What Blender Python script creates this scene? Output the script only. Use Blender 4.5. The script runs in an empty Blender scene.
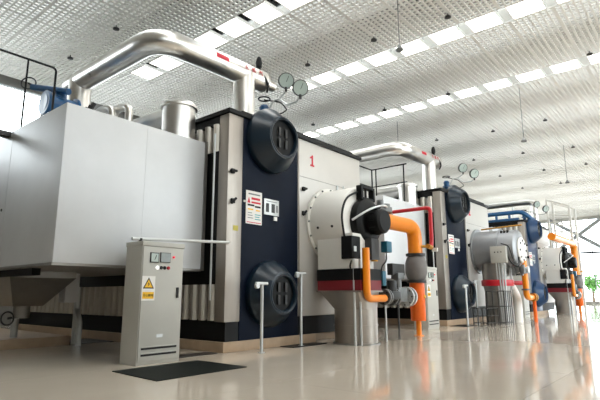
import bpy, bmesh, math, random
from mathutils import Vector, Matrix
random.seed(7)
R = math.radians
scene = bpy.context.scene
col = scene.collection

# ------------------------------------------------------------------ camera
EYE = 1.1154
cam_d = bpy.data.cameras.new('camera')
cam_d.sensor_width = 36.0
cam_d.lens = 36.0 * 487.74 / 600.0
cam_d.clip_end = 400
cam = bpy.data.objects.new('camera', cam_d)
col.objects.link(cam)
yaw, pitch, roll = 0.69868764, 0.191127685, -0.0022556
fwd0 = Vector((-math.sin(yaw), math.cos(yaw), 0)); right0 = Vector((math.cos(yaw), math.sin(yaw), 0))
fwd = fwd0 * math.cos(pitch) + Vector((0, 0, 1)) * math.sin(pitch)
up0 = right0.cross(fwd)
right = right0 * math.cos(roll) + up0 * math.sin(roll)
up = up0 * math.cos(roll) - right0 * math.sin(roll)
m = Matrix((right, up, -fwd)).transposed().to_4x4()
m.translation = (0, 0, EYE)
cam.matrix_world = m
scene.camera = cam

# ------------------------------------------------------------------ world, exposure
world = bpy.data.worlds.new('overcast_sky'); scene.world = world
world.use_nodes = True
wn = world.node_tree.nodes
bg = wn['Background']
bg.inputs['Color'].default_value = (0.93, 0.97, 1.0, 1)
bg.inputs['Strength'].default_value = 5.4
scene.view_settings.view_transform = 'Standard'
scene.view_settings.look = 'None'
scene.view_settings.gamma = 1.0
scene.view_settings.use_curve_mapping = False
scene.view_settings.exposure = 0.14
scene.cycles.max_bounces = 10
scene.cycles.diffuse_bounces = 5
scene.cycles.glossy_bounces = 5
scene.cycles.transparent_max_bounces = 12
scene.cycles.caustics_reflective = False
scene.cycles.caustics_refractive = False
scene.cycles.sample_clamp_indirect = 4.0
LIGHT_POWER = 7.0

# ------------------------------------------------------------------ materials
def lin(c):
    o = []
    for v in c:
        v /= 255.0
        o.append(v / 12.92 if v <= 0.04045 else ((v + 0.055) / 1.055) ** 2.4)
    return o

MATS = {}
def mat(name, rgb, rough=0.5, metal=0.0, var=0.06, scale=2.5, bump=0.0, stretch=(1, 1, 1), coat=0.0, emit=0.0, rvar=0.0, spec=0.5):
    ma = bpy.data.materials.new(name); ma.use_nodes = True
    nt = ma.node_tree; p = nt.nodes['Principled BSDF']
    c = lin(rgb)
    tc = nt.nodes.new('ShaderNodeTexCoord'); mp = nt.nodes.new('ShaderNodeMapping')
    mp.inputs['Scale'].default_value = stretch
    nz = nt.nodes.new('ShaderNodeTexNoise'); nz.inputs['Scale'].default_value = scale
    nz.inputs['Detail'].default_value = 5; nz.inputs['Roughness'].default_value = 0.55
    nt.links.new(tc.outputs['Object'], mp.inputs['Vector']); nt.links.new(mp.outputs['Vector'], nz.inputs['Vector'])
    cr = nt.nodes.new('ShaderNodeValToRGB')
    e = cr.color_ramp.elements
    e[0].position = 0.3; e[1].position = 0.7
    e[0].color = [max(0, v * (1 - var)) for v in c] + [1]
    e[1].color = [min(1, v * (1 + var)) for v in c] + [1]
    nt.links.new(nz.outputs['Fac'], cr.inputs['Fac']); nt.links.new(cr.outputs['Color'], p.inputs['Base Color'])
    p.inputs['Roughness'].default_value = rough
    p.inputs['Metallic'].default_value = metal
    p.inputs['Specular IOR Level'].default_value = spec
    if coat:
        p.inputs['Coat Weight'].default_value = coat; p.inputs['Coat Roughness'].default_value = 0.12
    if rvar:
        mr = nt.nodes.new('ShaderNodeMapRange')
        mr.inputs['To Min'].default_value = max(0.02, rough - rvar); mr.inputs['To Max'].default_value = rough + rvar
        nt.links.new(nz.outputs['Fac'], mr.inputs['Value']); nt.links.new(mr.outputs['Result'], p.inputs['Roughness'])
    if bump:
        b = nt.nodes.new('ShaderNodeBump'); b.inputs['Strength'].default_value = bump; b.inputs['Distance'].default_value = 0.01
        nt.links.new(nz.outputs['Fac'], b.inputs['Height']); nt.links.new(b.outputs['Normal'], p.inputs['Normal'])
    if emit:
        p.inputs['Emission Color'].default_value = c + [1]; p.inputs['Emission Strength'].default_value = emit
    MATS[name] = ma
    return ma

mat('floor_epoxy', (208, 196, 181), 0.075, 0, 0.05, 0.7, rvar=0.03, spec=0.6)
mat('grout', (150, 140, 128), 0.6)
mat('lattice_white', (240, 238, 234), 0.45, 0, 0.02)
mat('deck_grey', (232, 231, 228), 0.8, 0, 0.03)
mat('wall_grey', (128, 126, 122), 0.7, 0, 0.03)
mat('wall_paint', (205, 203, 198), 0.7, 0, 0.03)
mat('mullion_grey', (160, 165, 168), 0.4, 0.3, 0.04)
mat('steel_light', (205, 208, 208), 0.35, 0.4, 0.05)
mat('galvanised', (206, 208, 210), 0.42, 0.25, 0.05, 1.2, rvar=0.08)
mat('stainless', (168, 161, 153), 0.42, 0.85, 0.07, 2.0, stretch=(3, 3, .35), rvar=0.08)
mat('stainless_dark', (150, 147, 142), 0.4, 0.85, 0.08, 2.0)
mat('rib_steel', (196, 190, 180), 0.4, 0.75, 0.08, 2.0, stretch=(2, 2, .3))
mat('panel_pale', (198, 195, 190), 0.4, 0.35, 0.04, 1.0, rvar=0.06)
mat('burner_grey', (158, 160, 163), 0.45, 0.6, 0.06, 2)
mat('navy_blue', (24, 58, 96), 0.32, 0, 0.08, 1.5)
mat('aluminium', (226, 224, 220), 0.3, 1.0, 0.05, 3.0, rvar=0.06)
mat('navy', (12, 21, 37), 0.45, 0, 0.1, 1.5, spec=0.1)
mat('navy_drum', (10, 30, 44), 0.3, 0, 0.1, 1.5, spec=0.5)
mat('black_paint', (13, 14, 15), 0.5, 0, 0.1, spec=0.25)
mat('black_gloss', (8, 9, 9), 0.45, 0, 0.1, spec=0.2)
mat('black_rubber', (22, 22, 22), 0.6)
mat('dark_steel', (58, 58, 58), 0.45, 0.4)
mat('mat_green', (13, 19, 16), 0.6, 0, 0.15, 6, spec=0.15)
mat('cover_brown', (52, 44, 38), 0.6, 0, 0.15, 5)
mat('plinth_tan', (176, 152, 126), 0.55, 0, 0.08, 4, bump=0.1)
mat('cabinet_grey', (186, 185, 178), 0.42, 0, 0.03)
mat('white_paint', (228, 226, 220), 0.38, 0, 0.03, 1.5)
mat('cast_grey', (120, 122, 122), 0.45, 0.5, 0.12, 5)
mat('orange_paint', (240, 138, 14), 0.32, 0, 0.05, 2, coat=0.2)
mat('orange_red', (236, 102, 10), 0.38, 0, 0.05, 2)
mat('red_paint', (186, 24, 38), 0.35, 0, 0.05)
mat('crimson_band', (120, 28, 36), 0.45, 0, 0.08)
mat('red_print', (205, 28, 52), 0.5, 0, 0.02)
mat('brass', (190, 140, 60), 0.35, 0.8, 0.1)
mat('teal_paint', (20, 92, 116), 0.35, 0, 0.06)
mat('blue_paint', (24, 84, 132), 0.35, 0, 0.08, 3, coat=0.2)
mat('yellow_print', (242, 190, 40), 0.5, 0, 0.02)
mat('tag_yellow', (176, 164, 70), 0.5)
mat('black_print', (20, 20, 20), 0.6)
mat('white_print', (232, 230, 226), 0.5, 0, 0.01)
mat('grey_print', (120, 122, 124), 0.6)
mat('teal_print', (90, 170, 175), 0.6)
mat('dial_face', (176, 190, 184), 0.25, 0, 0.02)
mat('meter_glass', (132, 140, 138), 0.18, 0, 0.06, 20)
mat('lamp_red', (235, 60, 80), 0.3, emit=0.6)
mat('lamp_white', (240, 240, 240), 0.3, emit=1.2)
mat('light_panel', (255, 252, 244), 0.5, emit=LIGHT_POWER)
mat('asphalt', (215, 214, 208), 0.8)
mat('leaf_green', (66, 118, 36), 0.6, 0, 0.25, 6)
mat('bark', (92, 74, 58), 0.8)
mat('grey_rubber', (112, 108, 106), 0.6, 0, 0.1, 6)

g = bpy.data.materials.new('window_glass'); g.use_nodes = True
nt = g.node_tree; nt.nodes.remove(nt.nodes['Principled BSDF'])
tr = nt.nodes.new('ShaderNodeBsdfTransparent'); gl = nt.nodes.new('ShaderNodeBsdfGlossy'); gl.inputs['Roughness'].default_value = 0.03
mx = nt.nodes.new('ShaderNodeMixShader'); fr = nt.nodes.new('ShaderNodeFresnel'); fr.inputs['IOR'].default_value = 1.35
tr.inputs['Color'].default_value = (0.97, 0.99, 0.99, 1)
nt.links.new(fr.outputs['Fac'], mx.inputs['Fac']); nt.links.new(tr.outputs[0], mx.inputs[1]); nt.links.new(gl.outputs[0], mx.inputs[2])
nt.links.new(mx.outputs[0], nt.nodes['Material Output'].inputs['Surface'])
MATS['window_glass'] = g

# ------------------------------------------------------------------ mesh building
ORIGIN = Vector((0, 0, 0))

def frame(d):
    d = Vector(d).normalized()
    a = Vector((0, 0, 1)) if abs(d.z) < 0.95 else Vector((1, 0, 0))
    u = a.cross(d).normalized(); v = d.cross(u).normalized()
    return d, u, v

class MB:
    def __init__(s): s.v = []; s.f = []
    def box(s, x0, x1, y0, y1, z0, z1):
        if x0 > x1: x0, x1 = x1, x0
        if y0 > y1: y0, y1 = y1, y0
        if z0 > z1: z0, z1 = z1, z0
        b = len(s.v)
        s.v += [(x0, y0, z0), (x1, y0, z0), (x1, y1, z0), (x0, y1, z0), (x0, y0, z1), (x1, y0, z1), (x1, y1, z1), (x0, y1, z1)]
        s.f += [[b + i for i in q] for q in ((3, 2, 1, 0), (4, 5, 6, 7), (0, 1, 5, 4), (1, 2, 6, 5), (2, 3, 7, 6), (3, 0, 4, 7))]
        return s
    def rings(s, rings, caps=True, closed=False):
        b = len(s.v); n = len(rings[0])
        for r in rings: s.v += [tuple(p) for p in r]
        k = len(rings)
        for i in range(k if closed else k - 1):
            a0 = b + i * n; a1 = b + ((i + 1) % k) * n
            for j in range(n):
                j2 = (j + 1) % n
                s.f.append([a0 + j, a0 + j2, a1 + j2, a1 + j])
        if caps and not closed:
            s.f.append([b + j for j in range(n - 1, -1, -1)])
            s.f.append([b + (k - 1) * n + j for j in range(n)])
        return s
    def cyl(s, p0, p1, r0, r1=None, n=20, caps=True):
        return s.lathe(p0, Vector(p1) - Vector(p0), [(0, r0), ((Vector(p1) - Vector(p0)).length, r0 if r1 is None else r1)], n, caps)
    def lathe(s, o, d, prof, n=32, caps=True):
        o = Vector(o); d, u, v = frame(d)
        return s.rings([[o + d * t + (u * math.cos(2 * math.pi * j / n) + v * math.sin(2 * math.pi * j / n)) * max(r, 1e-4) for j in range(n)] for t, r in prof], caps)
    def path(s, pts, bend, seg=6):
        pts = [Vector(p) for p in pts]; out = [pts[0]]
        for i in range(1, len(pts) - 1):
            a, b, c = pts[i - 1], pts[i], pts[i + 1]
            d0 = (a - b); d1 = (c - b)
            l = min(bend, d0.length * 0.49, d1.length * 0.49)
            p0 = b + d0.normalized() * l; p1 = b + d1.normalized() * l
            for k in range(seg + 1):
                t = k / seg
                out.append(p0 * (1 - t) ** 2 + b * 2 * t * (1 - t) + p1 * t * t)
        out.append(pts[-1]); return out
    def tube(s, pts, r, n=16, bend=0.0, seg=6, closed=False):
        P = s.path(pts, bend, seg) if bend else [Vector(p) for p in pts]
        k = len(P); T = []
        for i in range(k):
            a = P[(i - 1) % k] if (closed or i > 0) else P[i]; c = P[(i + 1) % k] if (closed or i < k - 1) else P[i]
            T.append((c - a).normalized())
        d, u, v = frame(T[0]); rings = []
        for i in range(k):
            u = (u - T[i] * u.dot(T[i])).normalized(); v = T[i].cross(u)
            rings.append([P[i] + (u * math.cos(2 * math.pi * j / n) + v * math.sin(2 * math.pi * j / n)) * r for j in range(n)])
        return s.rings(rings, True, closed)
    def ring(s, o, d, R0, r, n=24, m_=8):
        o = Vector(o); d, u, v = frame(d)
        return s.tube([o + (u * math.cos(2 * math.pi * j / n) + v * math.sin(2 * math.pi * j / n)) * R0 for j in range(n)], r, m_, closed=True)
    def poly(s, pts, d):     # extruded polygon
        pts = [Vector(p) for p in pts]; d = Vector(d)
        return s.rings([pts, [p + d for p in pts]])
    def build(s, name, material, parent=None, bevel=0.0, sharp=35):
        me = bpy.data.meshes.new(name)
        me.from_pydata([tuple(Vector(p) - ORIGIN) for p in s.v], [], s.f)
        bm = bmesh.new(); bm.from_mesh(me)
        bmesh.ops.recalc_face_normals(bm, faces=bm.faces)
        if bevel:
            ed = [e for e in bm.edges if len(e.link_faces) == 2 and e.calc_face_angle(0) > R(40)]
            bmesh.ops.bevel(bm, geom=ed, offset=bevel, segments=2, affect='EDGES', profile=0.6)
        bm.to_mesh(me); bm.free()
        for p in me.polygons: p.use_smooth = True
        me.set_sharp_from_angle(angle=R(sharp))
        me.materials.append(MATS[material])
        o = bpy.data.objects.new(name, me); col.objects.link(o)
        if parent is not None: o.parent = parent
        return o

def tag(o, label, cat, group=None, kind=None):
    if label: o['label'] = label
    if cat: o['category'] = cat
    if group: o['group'] = group
    if kind: o['kind'] = kind
    return o

def thing(name, label, cat, loc, group=None, kind=None):
    global ORIGIN
    o = bpy.data.objects.new(name, None); col.objects.link(o)
    o.empty_display_size = 0.2
    o.location = loc; ORIGIN = Vector(loc)
    return tag(o, label, cat, group, kind)

def done():
    global ORIGIN
    ORIGIN = Vector((0, 0, 0))

def solo(name, mb, material, label, cat, group=None, loc=None, bevel=0.0):
    """a thing that is a single mesh, its origin at its base"""
    global ORIGIN
    loc = Vector(loc) if loc is not None else Vector((0, 0, 0))
    ORIGIN = loc
    o = mb.build(name, material, None, bevel); o.location = loc
    ORIGIN = Vector((0, 0, 0))
    return tag(o, label, cat, group)

def struct(name, mb, material, parent=None, bevel=0.0, label=None):
    o = mb.build(name, material, parent, bevel)
    if parent is None: o['kind'] = 'structure'
    if label: o['label'] = label
    return o

def kids(o): return [c for c in col.objects if c.parent is o]
def copy_tree(root, shift, label=None, skip=()):
    n = root.copy(); col.objects.link(n)
    n.location = Vector(root.location) + Vector(shift)
    if label: n['label'] = label
    for ch in kids(root):
        if ch.name.split('.')[0] in skip: continue
        c = ch.copy(); col.objects.link(c); c.parent = n
        for gch in kids(ch):
            d = gch.copy(); col.objects.link(d); d.parent = c
    return n

def text(name, body, size, material, parent, o, xdir, ydir, depth=0.004, align='CENTER', bold=0.0):
    """lettering as flat mesh; o = centre in world space, xdir reading direction, ydir up direction"""
    cu = bpy.data.curves.new(name, 'FONT'); cu.body = body; cu.size = size; cu.extrude = depth / 2; cu.offset = bold
    cu.align_x = align; cu.align_y = 'CENTER'; cu.resolution_u = 3
    t = bpy.data.objects.new(name, cu); col.objects.link(t)
    bpy.context.view_layer.update()
    me = bpy.data.meshes.new_from_object(t.evaluated_get(bpy.context.evaluated_depsgraph_get()))
    bpy.data.objects.remove(t); bpy.data.curves.remove(cu)
    x = Vector(xdir).normalized(); y = Vector(ydir).normalized(); z = x.cross(y)
    M = Matrix((x, y, z)).transposed().to_4x4(); M.translation = Vector(o) - ORIGIN
    me.transform(M); me.name = name
    me.materials.clear(); me.materials.append(MATS[material])
    ob = bpy.data.objects.new(name, me); col.objects.link(ob); ob.parent = parent
    return ob

# ------------------------------------------------------------------ the hall
XL, XR, Y0, Y1, ZC, ZD = -21.0, 6.5, -7.0, 62.0, 9.6, 10.7
XF = -7.455          # front plane of the boilers
P = 10.431           # spacing of the boilers

# floor: base and large slabs
fl = struct('floor', MB().box(XL, XR, Y0, Y1, -0.2, -0.006), 'grout', label='polished beige floor with faint slab joints')
sx, sy = 2.75, 3.0
slab = MB().box(0.002, sx - 0.002, 0.002, sy - 0.002, -0.006, 0).build('floor_slab', 'floor_epoxy', fl)
first = True
for i in range(10):
    for j in range(23):
        s_ = slab if first else slab.copy()
        if not first: col.objects.link(s_); s_.parent = fl
        first = False
        s_.location = (XL + i * sx, Y0 + j * sy, 0)
struct('ground_outside', MB().box(-90, 70, -60, 190, -0.5, -0.25), 'asphalt', label='pale paved ground outside the hall windows')

# ceiling deck and the lattice panels below it
SKYY = [-0.1 + 4.95 * q for q in range(1, 12)]; SKW = 1.35
dk = MB(); ya = Y0
for q in SKYY:
    dk.box(XL, XR, ya, q - SKW, ZD, ZD + 0.15); ya = q + SKW
dk.box(XL, XR, ya, Y1, ZD, ZD + .15)
for xe in (XL, XR - .4): dk.box(xe, xe + .4, Y0, Y1, ZD + .02, ZD + .16)
ce = struct('ceiling', dk, 'deck_grey', label='white roof deck with skylight strips above an open lattice ceiling')
sk = bpy.data.objects.new('window_4', None); col.objects.link(sk); sk['kind'] = 'structure'; sk['label'] = 'long glazed skylight strips in the roof above the lattice'
for q in SKYY:
    MB().box(XL + .4, XR - .4, q - SKW, q + SKW, ZD + .10, ZD + .11).build('pane', 'window_glass', sk)
struct('ceiling_border', MB().box(-0.22, XR, Y0, Y1, ZC + .105, ZC + 0.15), 'lattice_white', ce)
struct('ceiling_border', MB().box(XL, -0.22, Y0, 2.30, ZC + .105, ZC + 0.15), 'lattice_white', ce)
MOD, ROW = 1.26, 4.95
COLX = [-23.0 + 0.10 + MOD * k for k in range(2, 18)]
cell = 0.17
def lattice(length):
    b = MB(); w = 0.028; h = 0.055
    n = int(round((MOD - 0.05) / cell)); st = (MOD - 0.05) / n
    for k in range(n + 1):
        b.box(k * st - w, k * st + w, 0.02, length - 0.02, 0, h)
    n = int(round((length - 0.04) / cell)); st = (length - 0.04) / n
    for k in range(n + 1):
        b.box(-w, MOD - 0.05 + w, 0.02 + k * st - w, 0.02 + k * st + w, 0.004, h + 0.002)
    return b
STRIP = 0.94
pan_long = pan_strip = pan_full = None
# rows of lights sit at these y (strip start)
LROWS = [4.85 - STRIP / 2, 9.75 - STRIP / 2, 14.65 - STRIP / 2, 19.75 - STRIP / 2]
# lit columns of each row
EXTRA = [-0.3, 1.0, 2.2, 3.5, 4.7]
LIT = {0: [-9.1, -7.9, -6.6, -5.4, -4.1, -2.8, -1.6], 1: [-15.5, -14.2, -12.9, -11.7, -10.4, -9.1, -7.9, -6.6, -5.4, -4.1, -2.8, -1.6],
       2: [-11.7, -10.4, -9.1, -7.9, -6.6, -5.4, -4.1, -2.8, -1.6],
       3: [-15.5, -14.2, -12.9, -11.7, -10.4, -9.1, -7.9, -6.6, -5.4, -4.1, -2.8, -1.6]}
segs = []           # (y start, length, light row index or None)
y = 2.30
for i, ys in enumerate(LROWS):
    segs.append((y, ys - y, None)); segs.append((ys, STRIP, i)); y = ys + STRIP
while y < Y1 - 0.5:
    L_ = min(4.95, Y1 - y); segs.append((y, L_, None)); y += L_
cache = {}
ORD = ['first', 'second', 'third', 'fourth', 'fifth', 'sixth', 'seventh', 'eighth', 'ninth', 'tenth', 'eleventh', 'twelfth', 'thirteenth', 'fourteenth', 'fifteenth', 'sixteenth', 'seventeenth', 'eighteenth']
ROWNAME = ['row above the white box', 'row behind the silver pipe', 'second row of the ceiling', 'third row of the ceiling']
lights = []
for (ys, L_, row) in segs:
    litx = []
    if row is not None:
        for lx in LIT[row]:
            c = min(range(len(COLX)), key=lambda k: abs(COLX[k] + MOD / 2 - 0.02 - lx))
            if c not in litx: litx.append(c)
        litx.sort()
    for c, x in enumerate(COLX):
        if c in litx:
            lights.append((x, ys, row, litx.index(c)))
            continue
        key = round(L_, 3)
        if key not in cache:
            cache[key] = lattice(L_).build('lattice_panel', 'lattice_white', ce)
            o = cache[key]
        else:
            o = cache[key].copy(); col.objects.link(o); o.parent = ce
        o.location = (x + 0.025, ys, ZC)
for row, ys in enumerate(LROWS):
    n0 = len([1 for l in lights if l[2] == row])
    for q, lx in enumerate(EXTRA): lights.append((lx - MOD / 2 + .55, ys, row, n0 + q))
lt0 = None
for (x, ys, row, k) in lights:
    lab = 'glowing ceiling light panel, %s from the left in the %s' % (ORD[k], ROWNAME[row])
    if lt0 is None:
        lt0 = thing('ceiling_light', lab, 'ceiling light', (x + MOD / 2, ys + STRIP / 2, ZC), 'rows of light panels in the ceiling')
        ORIGIN = Vector((0, 0, 0))
        w, l = MOD - 0.30, STRIP - 0.06
        b = MB()
        b.box(-w / 2, w / 2, -l / 2, l / 2, 0.05, 0.10)
        b.build('housing', 'white_paint', lt0)
        fr_ = MB()
        for a, b_, c_, d_ in ((-w / 2, w / 2, -l / 2, -l / 2 + .03), (-w / 2, w / 2, l / 2 - .03, l / 2), (-w / 2, -w / 2 + .03, -l / 2 + .03, l / 2 - .03), (w / 2 - .03, w / 2, -l / 2 + .03, l / 2 - .03)):
            fr_.box(a, b_, c_, d_, 0.0, 0.05)
        fr_.build('frame', 'lattice_white', lt0)
        MB().box(-w / 2 + .03, w / 2 - .03, -l / 2 + .03, l / 2 - .03, 0.02, 0.03).build('diffuser', 'light_panel', lt0)
        hg = MB()
        for px in (-w / 2 + .05, w / 2 - .05): hg.cyl((px, 0, .10), (px, 0, ZD - ZC), .008, n=6)
        hg.build('hanger', 'dark_steel', lt0)
    else:
        n = copy_tree(lt0, (0, 0, 0), lab); n.location = (x + MOD / 2, ys + STRIP / 2, ZC)
done()

# walls: back (behind boilers), far end, aisle side, behind the camera
def glazed(name, axis, c, a0, a1, z0, z1, na, zs, wname, outward):
    """wall band below and above, mullion frame and panes between"""
    def bx(mb, u0, u1, z0_, z1_, t0, t1):
        if axis == 'x': mb.box(c + t0, c + t1, u0, u1, z0_, z1_)
        else: mb.box(u0, u1, c + t0, c + t1, z0_, z1_)
        return mb
    t = 0.3 * outward
    wl = MB(); bx(wl, a0, a1, 0 - 0.2, z0, 0, t); bx(wl, a0, a1, z1, ZD + 0.15, 0, t)
    struct(name, wl, 'wall_grey' if name == 'wall_back' else 'wall_paint')
    wroot = bpy.data.objects.new(wname, None); col.objects.link(wroot); wroot['kind'] = 'structure'
    wroot['label'] = 'tall glazed window wall with slim grey mullions'
    st = (a1 - a0) / na
    for k in range(na + 1):
        u = a0 + k * st
        bx(MB(), max(a0, u - .04), min(a1, u + .04), z0, z1, 0.02 * outward, 0.14 * outward).build('mullion', 'mullion_grey', wroot)
    zz = [z0] + list(zs) + [z1]
    for z in zz:
        bx(MB(), a0, a1, z - .035, z + .035, 0.03 * outward, 0.13 * outward).build('transom', 'mullion_grey', wroot)
    for k in range(na):
        for q in range(len(zz) - 1):
            bx(MB(), a0 + k * st + .04, a0 + (k + 1) * st - .04, zz[q] + .035, zz[q + 1] - .035, 0.075 * outward, 0.085 * outward).build('pane', 'window_glass', wroot)
    return wroot
glazed('wall_back', 'x', XL, Y0, Y1, 6.6, 9.5, 23, (), 'window_1', -1)
glazed('wall_end', 'y', Y1, XL, XR, 0.25, 9.3, 10, (2.6, 5.3), 'window_2', 1)
glazed('wall_right', 'x', XR, Y0, 14.0, 7.0, 9.5, 7, (), 'window_3', 1)
glazed('wall_right_far', 'x', XR, 14.0, Y1, 0.6, 9.5, 16, (3.2, 6.4), 'window_5', 1)
struct('wall_front', MB().box(XL, XR, Y0 - 0.3, Y0, -0.2, ZD + .15), 'wall_grey')

# X bracing in front of the far window
br = thing('steel_bracing', 'grey steel cross bracing before the far glazed end wall', 'bracing', (-11.1, Y1 - .5, 0))
for (xa, za, xb, zb) in ((-13.8, 9.4, -8.4, 5.65), (-13.8, 5.65, -8.4, 9.4)):
    MB().cyl((xa, Y1 - .5, za), (xb, Y1 - .5, zb), .20, n=10).build('brace', 'mullion_grey', br)
for xa in (-13.8, -8.4):
    MB().box(xa - .14, xa + .14, Y1 - .65, Y1 - .35, 0, ZC - .05).build('column', 'steel_light', br)
MB().box(-13.8, -8.4, Y1 - .6, Y1 - .4, 5.45, 5.65).build('tie_beam', 'dark_steel', br)
done()

# ------------------------------------------------------------------ boiler
YC, YL, YN, YE, ZT = 6.554, 6.984, 8.795, 11.569, 4.958
DEPTH = -17.5
def drum(root, name, yc, zc, rb, re):
    d = MB().lathe((XF, yc, zc), (1, 0, 0), [(0.0, rb), (0.12, rb), (0.14, rb * .985), (0.42, re + .03), (0.46, re), (0.465, re - .02), (0.465, re - .065), (0.45, re - .075), (0.37, re - .08)], 48)
    o = d.build(name, 'navy_drum', root)
    MB().lathe((XF + .368, yc, zc), (1, 0, 0), [(0, re - .08), (0.012, re - .085)], 40).build('end_plate', 'black_gloss', o)
    MB().ring((XF + .463, yc, zc), (1, 0, 0), re - .035, .018, 40, 8).build('rim', 'navy_drum', o)
    for dy in (-.11, .11):
        for dz in (-.13, .13):
            MB().box(XF + .38, XF + .42, yc + dy - .035, yc + dy + .035, zc + dz - .10, zc + dz + .10).build('clamp_bar', 'dark_steel', o, 0.01)
    return o

boil = thing('boiler', 'silver and navy industrial boiler marked with a red 1, nearest the camera', 'boiler', (XF, YC, 0.2), 'row of three boilers')
MB().box(DEPTH, XF - .03, YC + .06, YE - .12, .2, .62).build('base_skid', 'black_paint', boil)
MB().box(DEPTH, XF - .05, YC + .07, YE - .03, .60, ZT - .03).build('body', 'stainless_dark', boil)
tc_ = MB().box(DEPTH, XF + .05, YC - .04, YE + .02, ZT - .04, ZT + .05)
tc_.build('roof_cap', 'black_paint', boil, 0.01)
MB().box(DEPTH + .4, XF - .02, YC + .4, YE - .35, ZT + .05, ZT + .12).build('roof_plate', 'black_paint', boil)
# front: silver corner column, navy band, pale panel
cc = MB(); cc.box(XF - .30, XF, YC, YL - .02, .58, ZT - .05)
cc.build('corner_column', 'stainless', boil, 0.012)
MB().box(XF - .10, XF - .012, YL - .02, YN, .2, ZT - .04).build('navy_panel', 'navy', boil, 0.008)
MB().box(XF - .10, XF, YN, YE - .02, .62, ZT - .05).build('front_panel', 'panel_pale', boil, 0.012)
MB().box(XF - .005, XF + .012, YN + .01, YN + .05, .62, ZT - .06).build('panel_seam', 'stainless', boil)
MB().box(XF - .005, XF + .008, YN + .06, YE - .04, 3.955, 3.965).build('panel_seam', 'stainless_dark', boil)
# ribbed side cladding
k = 0
x = XF - .42
rib = None
while x > DEPTH + .1:
    if rib is None:
        rb = MB()
        prof = [(-.10, 0), (-.075, -.075), (-.04, -.105), (.04, -.105), (.075, -.075), (.10, 0)]
        mk = lambda z: [Vector((x + a, YC + .07 + b, z)) for a, b in prof]
        rib = MB().rings([mk(.60), mk(1.32)]).build('lower_rib', 'rib_steel', boil)
        rib2 = MB().rings([mk(4.12), mk(ZT - .22)]).build('upper_rib', 'rib_steel', boil); x_first = x
    else:
        for q_ in (rib, rib2):
            o = q_.copy(); col.objects.link(o); o.parent = boil; o.location = (x - x_first, 0, 0)
    x -= .29
MB().box(DEPTH, XF - .3, YC + .02, YC + .07, ZT - .24, ZT - .04).build('side_header', 'black_paint', boil)
MB().box(DEPTH + .1, XF - .30, YC + .0, YC + .07, 1.32, 4.12).build('recess_shade_panel', 'black_paint', boil)  # black panel for the dark recess; its black also paints shade under the box
MB().cyl((XF - .36, YC - .07, 1.0), (XF - .36, YC - .07, 4.5), .022, n=8).build('conduit', 'steel_light', boil)
drum(boil, 'upper_drum', 7.80, 4.565, .745, .48)
drum(boil, 'lower_drum', 7.81, 1.135, .70, .44)
# latches
def latch(y, z, tilt):
    o = MB().box(XF, XF + .05, y - .045, y + .045, z - .05, z + .05).build('latch', 'black_paint', boil, 0.008)
    a = math.cos(tilt) * .17; b = math.sin(tilt) * .17
    MB().cyl((XF + .055, y - a / 2, z - b / 2), (XF + .055, y + a / 2, z + b / 2), .028, n=8).build('lever', 'black_paint', o)
latch(6.67, 3.65, .15); latch(6.69, 3.02, .75); latch(8.99, 3.65, .15); latch(8.99, 3.05, .75)
MB().box(XF, XF + .006, 6.73, 6.87, 2.41, 2.52).build('yellow_tag', 'tag_yellow', boil)
# poster with printed lines and data plate
po = MB().box(XF - .012, XF + .004, 7.085, 7.565, 2.60, 3.32).build('warning_poster', 'white_print', boil)
pf = XF + .004
def strip(parent, name, m_, y0, y1, z0, z1): MB().box(pf, pf + .003, y0, y1, z0, z1).build(name, m_, parent)
strip(po, 'printed_line', 'grey_print', 7.15, 7.50, 3.235, 3.265)
strip(po, 'printed_line', 'red_print', 7.24, 7.50, 3.13, 3.18)
strip(po, 'printed_line', 'red_print', 7.24, 7.52, 3.05, 3.09)
tri = MB().poly([(pf, 7.12, 3.05), (pf, 7.21, 3.05), (pf, 7.165, 3.18)], (.003, 0, 0)); tri.build('printed_triangle', 'red_print', po)
strip(po, 'printed_line', 'black_print', 7.13, 7.33, 2.985, 3.025)
strip(po, 'printed_line', 'black_print', 7.35, 7.52, 2.965, 3.005)
strip(po, 'printed_line', 'yellow_print', 7.14, 7.30, 2.90, 2.93)
strip(po, 'printed_line', 'yellow_print', 7.38, 7.50, 2.89, 2.92)
for i in range(3):
    strip(po, 'printed_line', 'grey_print', 7.14, 7.30 - .02 * i, 2.72 + .055 * i, 2.735 + .055 * i)
    strip(po, 'printed_line', 'teal_print', 7.35, 7.52 - .03 * (i % 2), 2.70 + .05 * i, 2.72 + .05 * i)
strip(po, 'printed_line', 'red_print', 7.11, 7.54, 2.625, 2.64)
np_ = MB().box(XF - .012, XF + .004, 7.64, 8.12, 2.86, 3.22).build('data_plate', 'steel_light', boil, 0.004)
strip(np_, 'printed_block', 'dark_steel', 7.69, 7.79, 2.92, 3.12); strip(np_, 'printed_block', 'dark_steel', 7.87, 7.98, 2.92, 3.12)
strip(np_, 'printed_line', 'grey_print', 7.70, 8.05, 3.16, 3.175); strip(np_, 'printed_line', 'grey_print', 8.02, 8.08, 2.94, 3.10)
MB().box(XF - .012, XF + .006, 7.96, 8.06, 2.75, 2.84).build('small_tag', 'white_print', boil)
MB().box(XF - .012, XF + .006, 7.02, 7.07, 3.05, 3.09).build('small_tag', 'white_print', boil)
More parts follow.
